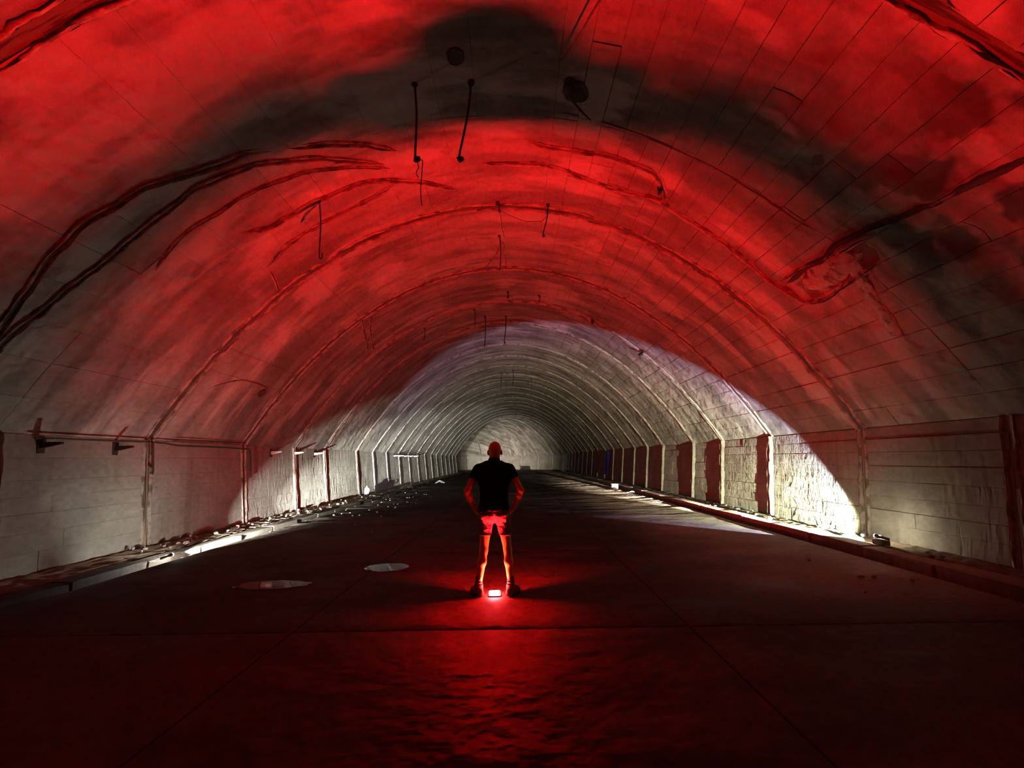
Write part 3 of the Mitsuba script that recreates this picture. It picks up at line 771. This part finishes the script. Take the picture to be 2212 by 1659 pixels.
ld = LT_DIR / np.linalg.norm(LT_DIR)
spot('torch_beam_001', LT + ld * .035, ld, LEFT_BEAM, 19.5, 1.0)
spot('torch_hot_001', LT + ld * .035, ld, LEFT_HOT, 12.0, 2.5)

# red lantern between the man's feet
LX, LY = -0.055, 5.425
tag('lantern', 'small red glowing lantern lying on the floor between the man\'s feet', 'lantern')
def ring_box(sx, sy, h0, h1, w, b):
    """open frame: outer wall, top rim, inner wall down to h0."""
    import manifold3d as m3
    outer = m3.CrossSection.square((sx - 2 * b, sy - 2 * b), True).offset(b, m3.JoinType.Round, 2.0, 24)
    inner = outer.offset(-w, m3.JoinType.Round, 2.0, 24)
    m = m3.Manifold.extrude(outer - inner, h1 - h0).to_mesh()
    t = trimesh.Trimesh(m.vert_properties[:, :3], m.tri_verts, process=False)
    t.apply_translation([LX, LY, h0])
    return t
import manifold3d as m3
def plate(sx, sy, b, z0, z1):
    m = m3.Manifold.extrude(m3.CrossSection.square((sx - 2 * b, sy - 2 * b), True).offset(b, m3.JoinType.Round, 2.0, 24), z1 - z0).to_mesh()
    t = trimesh.Trimesh(m.vert_properties[:, :3], m.tri_verts, process=False)
    t.apply_translation([LX, LY, z0])
    return t
add('lantern__base', plate(.150, .098, .03, .004, .014), 'rubber')
add('lantern__foot', plate(.120, .070, .03, .014, .022), 'rubber')
add('lantern__housing', ring_box(.132, .082, .022, .052, .004, .038), 'white_plastic', 40, label='translucent red housing')
scene['lantern__housing']['emitter'] = {'type': 'area', 'radiance': {'type': 'rgb', 'value': P_(RED_SIDE)}}
add('lantern__lens', plate(.120, .070, .033, .032, .038), 'white_plastic', 40, label='glowing red lens')
scene['lantern__lens']['emitter'] = {'type': 'area', 'radiance': {'type': 'rgb', 'value': P_(RED_LIGHT)}}
for sx in (-1, 1):
    clip = bevel_box(.008, .03, .012, .002); clip.apply_translation([LX + sx * .0695, LY, .014])
    add(numbered('lantern__clip'), clip, 'rubber')

# ------------------------------------------------------------------ the standing man, seen from behind
PX, PY = -0.06, 5.43

def surface_nets(F, org, h):
    """Quad mesh of the zero level of F (negative inside) on a regular grid."""
    ins = F < 0
    c = np.zeros(tuple(n - 1 for n in F.shape), np.int8)
    for a, b, d in np.ndindex(2, 2, 2):
        c += ins[a:F.shape[0] - 1 + a, b:F.shape[1] - 1 + b, d:F.shape[2] - 1 + d]
    cells = np.argwhere((c > 0) & (c < 8))
    vid = np.full(c.shape, -1, np.int64)
    vid[tuple(cells.T)] = np.arange(len(cells))
    corners = np.array(list(np.ndindex(2, 2, 2)))
    vals = np.stack([F[tuple((cells + k).T)] for k in corners], 1)
    acc, cnt = np.zeros((len(cells), 3)), np.zeros(len(cells))
    for i in range(8):
        for ax in range(3):
            if corners[i][ax] == 0:
                j = int(np.where((corners == corners[i] + np.eye(3, dtype=int)[ax]).all(1))[0][0])
                fa, fb = vals[:, i], vals[:, j]
                on = (fa < 0) != (fb < 0)
                t = np.where(on, fa / np.where(on, fa - fb, 1), 0)
                p = corners[i] + t[:, None] * np.eye(3)[ax]
                acc[on] += p[on]; cnt[on] += 1
    V = (cells + acc / cnt[:, None]) * h + org
    quads = []
    for ax in range(3):
        b, d = (ax + 1) % 3, (ax + 2) % 3
        sl0 = [slice(None)] * 3; sl1 = [slice(None)] * 3
        sl0[ax], sl1[ax] = slice(0, -1), slice(1, None)
        A, B = ins[tuple(sl0)], ins[tuple(sl1)]
        e = np.argwhere(A != B)
        e = e[(e[:, b] > 0) & (e[:, d] > 0) & (e[:, b] < F.shape[b] - 1) & (e[:, d] < F.shape[d] - 1)]
        ob, od = np.eye(3, dtype=int)[b], np.eye(3, dtype=int)[d]
        q = np.stack([vid[tuple((e - ob - od).T)], vid[tuple((e - od).T)], vid[tuple(e.T)], vid[tuple((e - ob).T)]], 1)
        fl = B[tuple(e.T)]
        q[fl] = q[fl][:, ::-1]
        quads.append(q)
    q = np.vstack(quads)
    return trimesh.Trimesh(V, np.vstack([q[:, [0, 1, 2]], q[:, [0, 2, 3]]]), process=False)

def even_out(m, rounds=8):
    from scipy.sparse import coo_matrix, diags
    v, f = np.array(m.vertices), m.faces
    e = np.unique(np.sort(np.vstack([f[:, [0, 1]], f[:, [1, 2]], f[:, [2, 0]]]), 1), axis=0)
    A = coo_matrix((np.ones(2 * len(e)), (np.r_[e[:, 0], e[:, 1]], np.r_[e[:, 1], e[:, 0]])), shape=(len(v),) * 2).tocsr()
    A = diags(1 / np.maximum(np.asarray(A.sum(1)).ravel(), 1)) @ A
    for _ in range(rounds):
        v = v + 0.5 * (A @ v - v)
        v = v - 0.515 * (A @ v - v)
    return trimesh.Trimesh(v, f, process=False)

class SDF:
    def __init__(s, lo, hi, h):
        s.lo, s.h = np.array(lo, float), h
        s.n = np.ceil((np.array(hi) - s.lo) / h).astype(int) + 1
        s.ax = [s.lo[i] + h * np.arange(s.n[i]) for i in range(3)]
        s.F = np.full(s.n, 1.0, np.float32)
    def sub(s, lo, hi):
        sl = tuple(slice(max(0, int((lo[i] - s.lo[i]) / s.h) - 1), min(s.n[i], int((hi[i] - s.lo[i]) / s.h) + 3)) for i in range(3))
        g = np.meshgrid(*[s.ax[i][sl[i]] for i in range(3)], indexing='ij')
        return sl, g
    def merge(s, sl, d, k):
        a = s.F[sl]
        if k > 0:
            h = np.clip(0.5 + 0.5 * (a - d) / k, 0, 1)
            s.F[sl] = a * (1 - h) + d * h - k * h * (1 - h)
        else:
            s.F[sl] = np.minimum(a, d)
    def cone(s, a, b, ra, rb, k=0.02, m=0.07):
        a, b = np.array(a, float), np.array(b, float)
        R = max(ra, rb) + m
        sl, g = s.sub(np.minimum(a, b) - R, np.maximum(a, b) + R)
        ab = b - a
        t = np.clip(sum((g[i] - a[i]) * ab[i] for i in range(3)) / (ab @ ab), 0, 1)
        d = np.sqrt(sum((g[i] - a[i] - t * ab[i]) ** 2 for i in range(3))) - (ra + (rb - ra) * t)
        s.merge(sl, d, k)
    def ell(s, c, r, k=0.03, m=0.08, rotz=0.0):
        c, r = np.array(c, float), np.array(r, float)
        R = max(r) + m
        sl, g = s.sub(c - R, c + R)
        x, y, z = (g[i] - c[i] for i in range(3))
        if rotz:
            x, y = x * math.cos(rotz) + y * math.sin(rotz), -x * math.sin(rotz) + y * math.cos(rotz)
        k0 = np.sqrt((x / r[0]) ** 2 + (y / r[1]) ** 2 + (z / r[2]) ** 2)
        k1 = np.sqrt((x / r[0] ** 2) ** 2 + (y / r[1] ** 2) ** 2 + (z / r[2] ** 2) ** 2)
        s.merge(sl, k0 * (k0 - 1) / np.maximum(k1, 1e-6), k)
    def grid(s):
        return np.meshgrid(*s.ax, indexing='ij', sparse=True)
    def mesh(s, F=None):
        m = surface_nets(s.F if F is None else F, s.lo, s.h)
        m = even_out(m)
        m.apply_scale(1.027)
        m.apply_translation([PX, PY, 0])
        return m

tag('person', 'man in a black shirt, shorts and boots seen from behind, hands on hips, legs apart', 'person')

HIPS = ((-.085, .02, .88), (.105, .02, .88))
KNEE = ((-.122, .012, .50), (.162, .012, .50))
ANKL = ((-.180, -.005, .12), (.192, -.005, .12))
ELB = ((-.315, -.055, 1.185), (.328, -.055, 1.190))
WRI = ((-.222, .0, .975), (.240, .0, .985))
SHO = ((-.185, -.02, 1.435), (.200, -.02, 1.435))
HB = -.035                                    # the head leans back a little

b = SDF((-.42, -.24, .02), (.44, .28, 1.80), .006)
b.ell((.022, HB, 1.676), (.077, .094, .098), .01)                       # skull
b.ell((.022, HB + .03, 1.60), (.055, .065, .075), .03)                  # jaw
b.cone((.022, HB + .098, 1.645), (.022, HB + .108, 1.615), .010, .014, .012)   # nose
b.ell((.022, HB + .085, 1.578), (.024, .014, .010), .010)               # lips
b.ell((.022, HB + .086, 1.675), (.055, .016, .012), .02)                # brow
b.ell((.022, HB + .083, 1.545), (.022, .016, .016), .02)                # chin
for sx in (-1, 1):
    b.ell((.022 + sx * .081, HB - .002, 1.638), (.010, .020, .033), .008, rotz=sx * .45)   # ears
    b.ell((.022 + sx * .030, HB + .083, 1.652), (.013, .010, .009), .006)           # eyes
b.cone((.018, HB - .005, 1.58), (0, -.03, 1.44), .060, .066, .03)        # neck
b.cone((-.14, -.02, 1.43), (.15, -.02, 1.43), .055, .055, .04)           # shoulder girdle
b.ell((.004, -.02, 1.30), (.155, .10, .17), .05)
b.ell((.006, -.01, 1.08), (.140, .09, .18), .05)
b.ell((.010, .005, .97), (.135, .085, .09), .05)
for i, sx in enumerate((-1, 1)):
    b.cone(SHO[i], ELB[i], .052, .037, .03)
    e, w = np.array(ELB[i]), np.array(WRI[i])
    b.cone(e, e + (w - e) * .3, .037, .041, .02)
    b.cone(e + (w - e) * .3, w, .040, .027, .02)
    # hand on the hip: palm forward and down, four fingers to the front, thumb to the back
    palm = w + np.array([-sx * .018, .045, -.035])
    b.cone(w, palm, .026, .030, .02)
    for f, (ln, dz, dy) in enumerate(((.070, .022, .0), (.078, .006, .006), (.072, -.012, .004), (.056, -.028, -.004))):
        k0 = palm + np.array([-sx * .002, .026 + dy, dz * .9])
        d1 = np.array([-sx * .22, .93, -.28]); d1 /= np.linalg.norm(d1)
        d2 = np.array([-sx * .62, .70, -.36]); d2 /= np.linalg.norm(d2)
        k1 = k0 + d1 * ln * .52
        b.cone(k0, k1, .0105, .0095, .004, .03)
        b.cone(k1, k1 + d2 * ln * .48, .0095, .0080, .004, .03)
    t0_ = w + np.array([-sx * .012, -.004, -.030])
    t1_ = t0_ + np.array([-sx * .016, -.034, -.022])
    b.cone(t0_, t1_, .014, .0115, .010, .03)
    b.cone(t1_, t1_ + np.array([-sx * .020, -.024, -.008]), .0115, .009, .004, .03)
    h, kn, an = np.array(HIPS[i]), np.array(KNEE[i]), np.array(ANKL[i])
    b.cone(h, kn, .080, .047, .03)
    mid = kn + (an - kn) * .33 + np.array([0, -.020, 0])
    b.cone(kn, mid, .045, .049, .03)
    b.cone(mid, an, .047, .031, .03)
    b.cone(kn + [0, .03, .01], kn + [0, .03, -.02], .030, .026, .03)     # kneecap
    b.cone(an, an + [sx * .04, .04, -.05], .029, .022, .02)
body = b.mesh()
add('person__body', body, 'skin', True, label='bare head, neck, arms, hands and legs')

# shirt
s_ = SDF((-.36, -.22, .90), (.38, .22, 1.60), .008)
s_.cone((-.150, -.02, 1.428), (.163, -.02, 1.428), .070, .070, .03)
for sx in (-1, 1):
    s_.cone((sx * .03, -.03, 1.530), (sx * .165 + .006, -.02, 1.445), .042, .055, .04)
s_.ell((.006, -.025, 1.31), (.190, .128, .20), .05)
s_.ell((.008, -.020, 1.10), (.172, .120, .24), .05)
s_.ell((.010, -.025, .96), (.180, .135, .13), .05)
X_, Y_, Z_ = s_.grid()
Fd = s_.F.copy()
Xf, Yf, Zf = np.broadcast_arrays(X_, Y_, Z_)
fold = nfbm(np.stack([Xf * 9 + Zf * 3, Yf * 9, Zf * 7 - Xf * 2], -1), 3, 61) - .5
Fd = Fd + 0.016 * fold * np.clip((1.42 - Zf) / .2, 0.2, 1)
hem = .955 + .012 * np.sin(Xf * 14) + .02 * (Xf < -.02) * np.clip((Xf + .16) * 6, 0, 1)
Fd = np.maximum(Fd, hem - Zf)                                             # hem
for i, sx in enumerate((-1, 1)):                                          # sleeves, cut square at their ends
    a_, e_ = np.array(SHO[i]), np.array(ELB[i]); d_ = (e_ - a_) / np.linalg.norm(e_ - a_)
    end = a_ + (e_ - a_) * .44
    sl_ = SDF((-.36, -.22, .90), (.38, .22, 1.60), .008)
    sl_.cone(a_, a_ + (e_ - a_) * .60, .066, .063, 0, .20)
    cut = (Xf - end[0]) * d_[0] + (Yf - end[1]) * d_[1] + (Zf - end[2]) * d_[2]
    Fsl = np.maximum(sl_.F, cut)
    hh = np.clip(.5 + .5 * (Fd - Fsl) / .03, 0, 1)
    Fd = Fd * (1 - hh) + Fsl * hh - .03 * hh * (1 - hh)
Fd = np.maximum(Fd, Zf - 1.545)
shirt = s_.mesh(Fd)
add('person__shirt', shirt, 'black_cloth', True, label='black short-sleeved shirt')
c_ = SDF((-.12, -.16, 1.46), (.13, .10, 1.62), .006)
c_.cone((.010, -.036, 1.47), (.014, -.040, 1.565), .084, .070, 0)
X_, Y_, Z_ = np.broadcast_arrays(*c_.grid())
Fc = np.maximum(np.maximum(c_.F, Z_ - 1.572 + .15 * (Y_ + .04)), 1.48 - Z_)
add('person__shirt__collar', c_.mesh(Fc), 'black_cloth', True)

# shorts
def shorts_sdf(h=.007):
    q = SDF((-.25, -.22, .62), (.29, .20, 1.02), h)
    q.ell((.010, .005, .95), (.172, .118, .12), .04)
    q.cone((-.065, .005, .875), (.085, .005, .875), .060, .060, .03)
    for i, sx in enumerate((-1, 1)):
        hp, kn = np.array(HIPS[i]), np.array(KNEE[i])
        e = hp + (kn - hp) * .62
        q.cone(hp + [0, -.005, -.005], e + [sx * .006, 0, 0], .098, .069, .03)
        q.ell((.010 + sx * .078, -.048, .925), (.088, .082, .088), .035)
    X, Y, Z = np.broadcast_arrays(*q.grid())
    w = nfbm(np.stack([X * 7, Y * 7, Z * 30 + np.abs(X - .01) * 26], -1), 3, 71) - .5
    crease = np.exp(-((X - .010) / .012) ** 2) * np.clip((.93 - Z) / .05, 0, 1) * (Y < -.03)
    F = q.F + .013 * w * np.clip((.93 - Z) / .06, .25, 1) + .014 * crease
    return q, F, X, Y, Z
q, F, X, Y, Z = shorts_sdf()
hemz = .672
Fs = np.maximum(np.maximum(F, hemz - Z), Z - .985)
add('person__shorts', q.mesh(Fs), 'grey_cloth', True, label='dark knee-length shorts with back pockets')
for cx in (-.068, .094):
    w_ = np.maximum(np.abs(X - cx) - .060 + np.clip((.835 - Z), 0, .05) * .9, np.maximum(.800 + .25 * np.clip(np.abs(X - cx) - .02, 0, .04) - Z, Z - .925))
    Fp = np.maximum(np.maximum(F - .008, w_), Y + .04)
    add(numbered('person__shorts__pocket'), q.mesh(Fp), 'grey_cloth', True)
for i in (0, 1):
    Fh = np.maximum(np.maximum(F - .004, np.maximum(hemz - Z, Z - hemz - .022)), -(2 * i - 1) * (X - .02))
    add(numbered('person__shorts__hem'), q.mesh(Fh), 'grey_cloth', True)

# boots, soles, socks
for i, sx in enumerate((-1, 1)):
    an = np.array(ANKL[i])
    fd = np.array([sx * .52, .85, 0]); fd /= np.linalg.norm(fd)
    z = SDF(an - [.20, .16, .14], an + [.20, .26, .14], .006)
    z.cone(an + [0, 0, .07], an + [0, 0, -.05], .042, .042, .02)
    heel = an * [1, 1, 0] + [0, 0, .046] - fd * .045
    toe = an * [1, 1, 0] + [0, 0, .040] + fd * .140
    z.cone(heel, heel + fd * .085, .038, .041, .02)
    z.cone(heel + fd * .08, toe, .041, .038, .03)
    z.cone(an + [0, .0, -.02], an * [1, 1, 0] + [0, 0, .055] + fd * .09, .042, .038, .04)
    X, Y, Z = np.broadcast_arrays(*z.grid())
    Fb = z.F + .004 * np.sin(Z * 190) * np.clip((Z - .11) / .02, 0, 1) * np.clip((.185 - Z) / .01, 0, 1)
    Fb = np.maximum(np.maximum(Fb, .020 - Z), Z - (an[2] + .095))
    k = numbered('person__boot')
    add(k, z.mesh(Fb), 'boot_leather', True)
    Fo = np.maximum(np.maximum(z.F - .006, -Z + .002), Z - .030)
    add(f'{k}__sole', z.mesh(Fo), 'rubber', 40)
    for n in range(4):                                                 # lacing across the instep
        c0 = an * [1, 1, 0] + fd * (.052 + .020 * n) + [0, 0, .116 - .013 * n]
        sd = np.array([-fd[1], fd[0], 0])
        l = tube([c0 - sd * .024 - [0, 0, .012], c0, c0 + sd * .024 - [0, 0, .012]], .0035, 6)
        l.apply_scale(1.027); l.apply_translation([PX, PY, 0])
        add(numbered(f'{k}__lace'), l, 'rubber', 50)
    zs = SDF(an - [.10, .10, -.04], an + [.10, .10, .20], .006)
    kn = np.array(KNEE[i])
    zs.cone(an + [0, 0, .06], an + (kn - an) * .30, .042, .042, 0)
    X, Y, Z = np.broadcast_arrays(*zs.grid())
    add(numbered('person__sock'), zs.mesh(np.maximum(np.maximum(zs.F, an[2] + .085 - Z), Z - an[2] - .112)), 'sock', True)
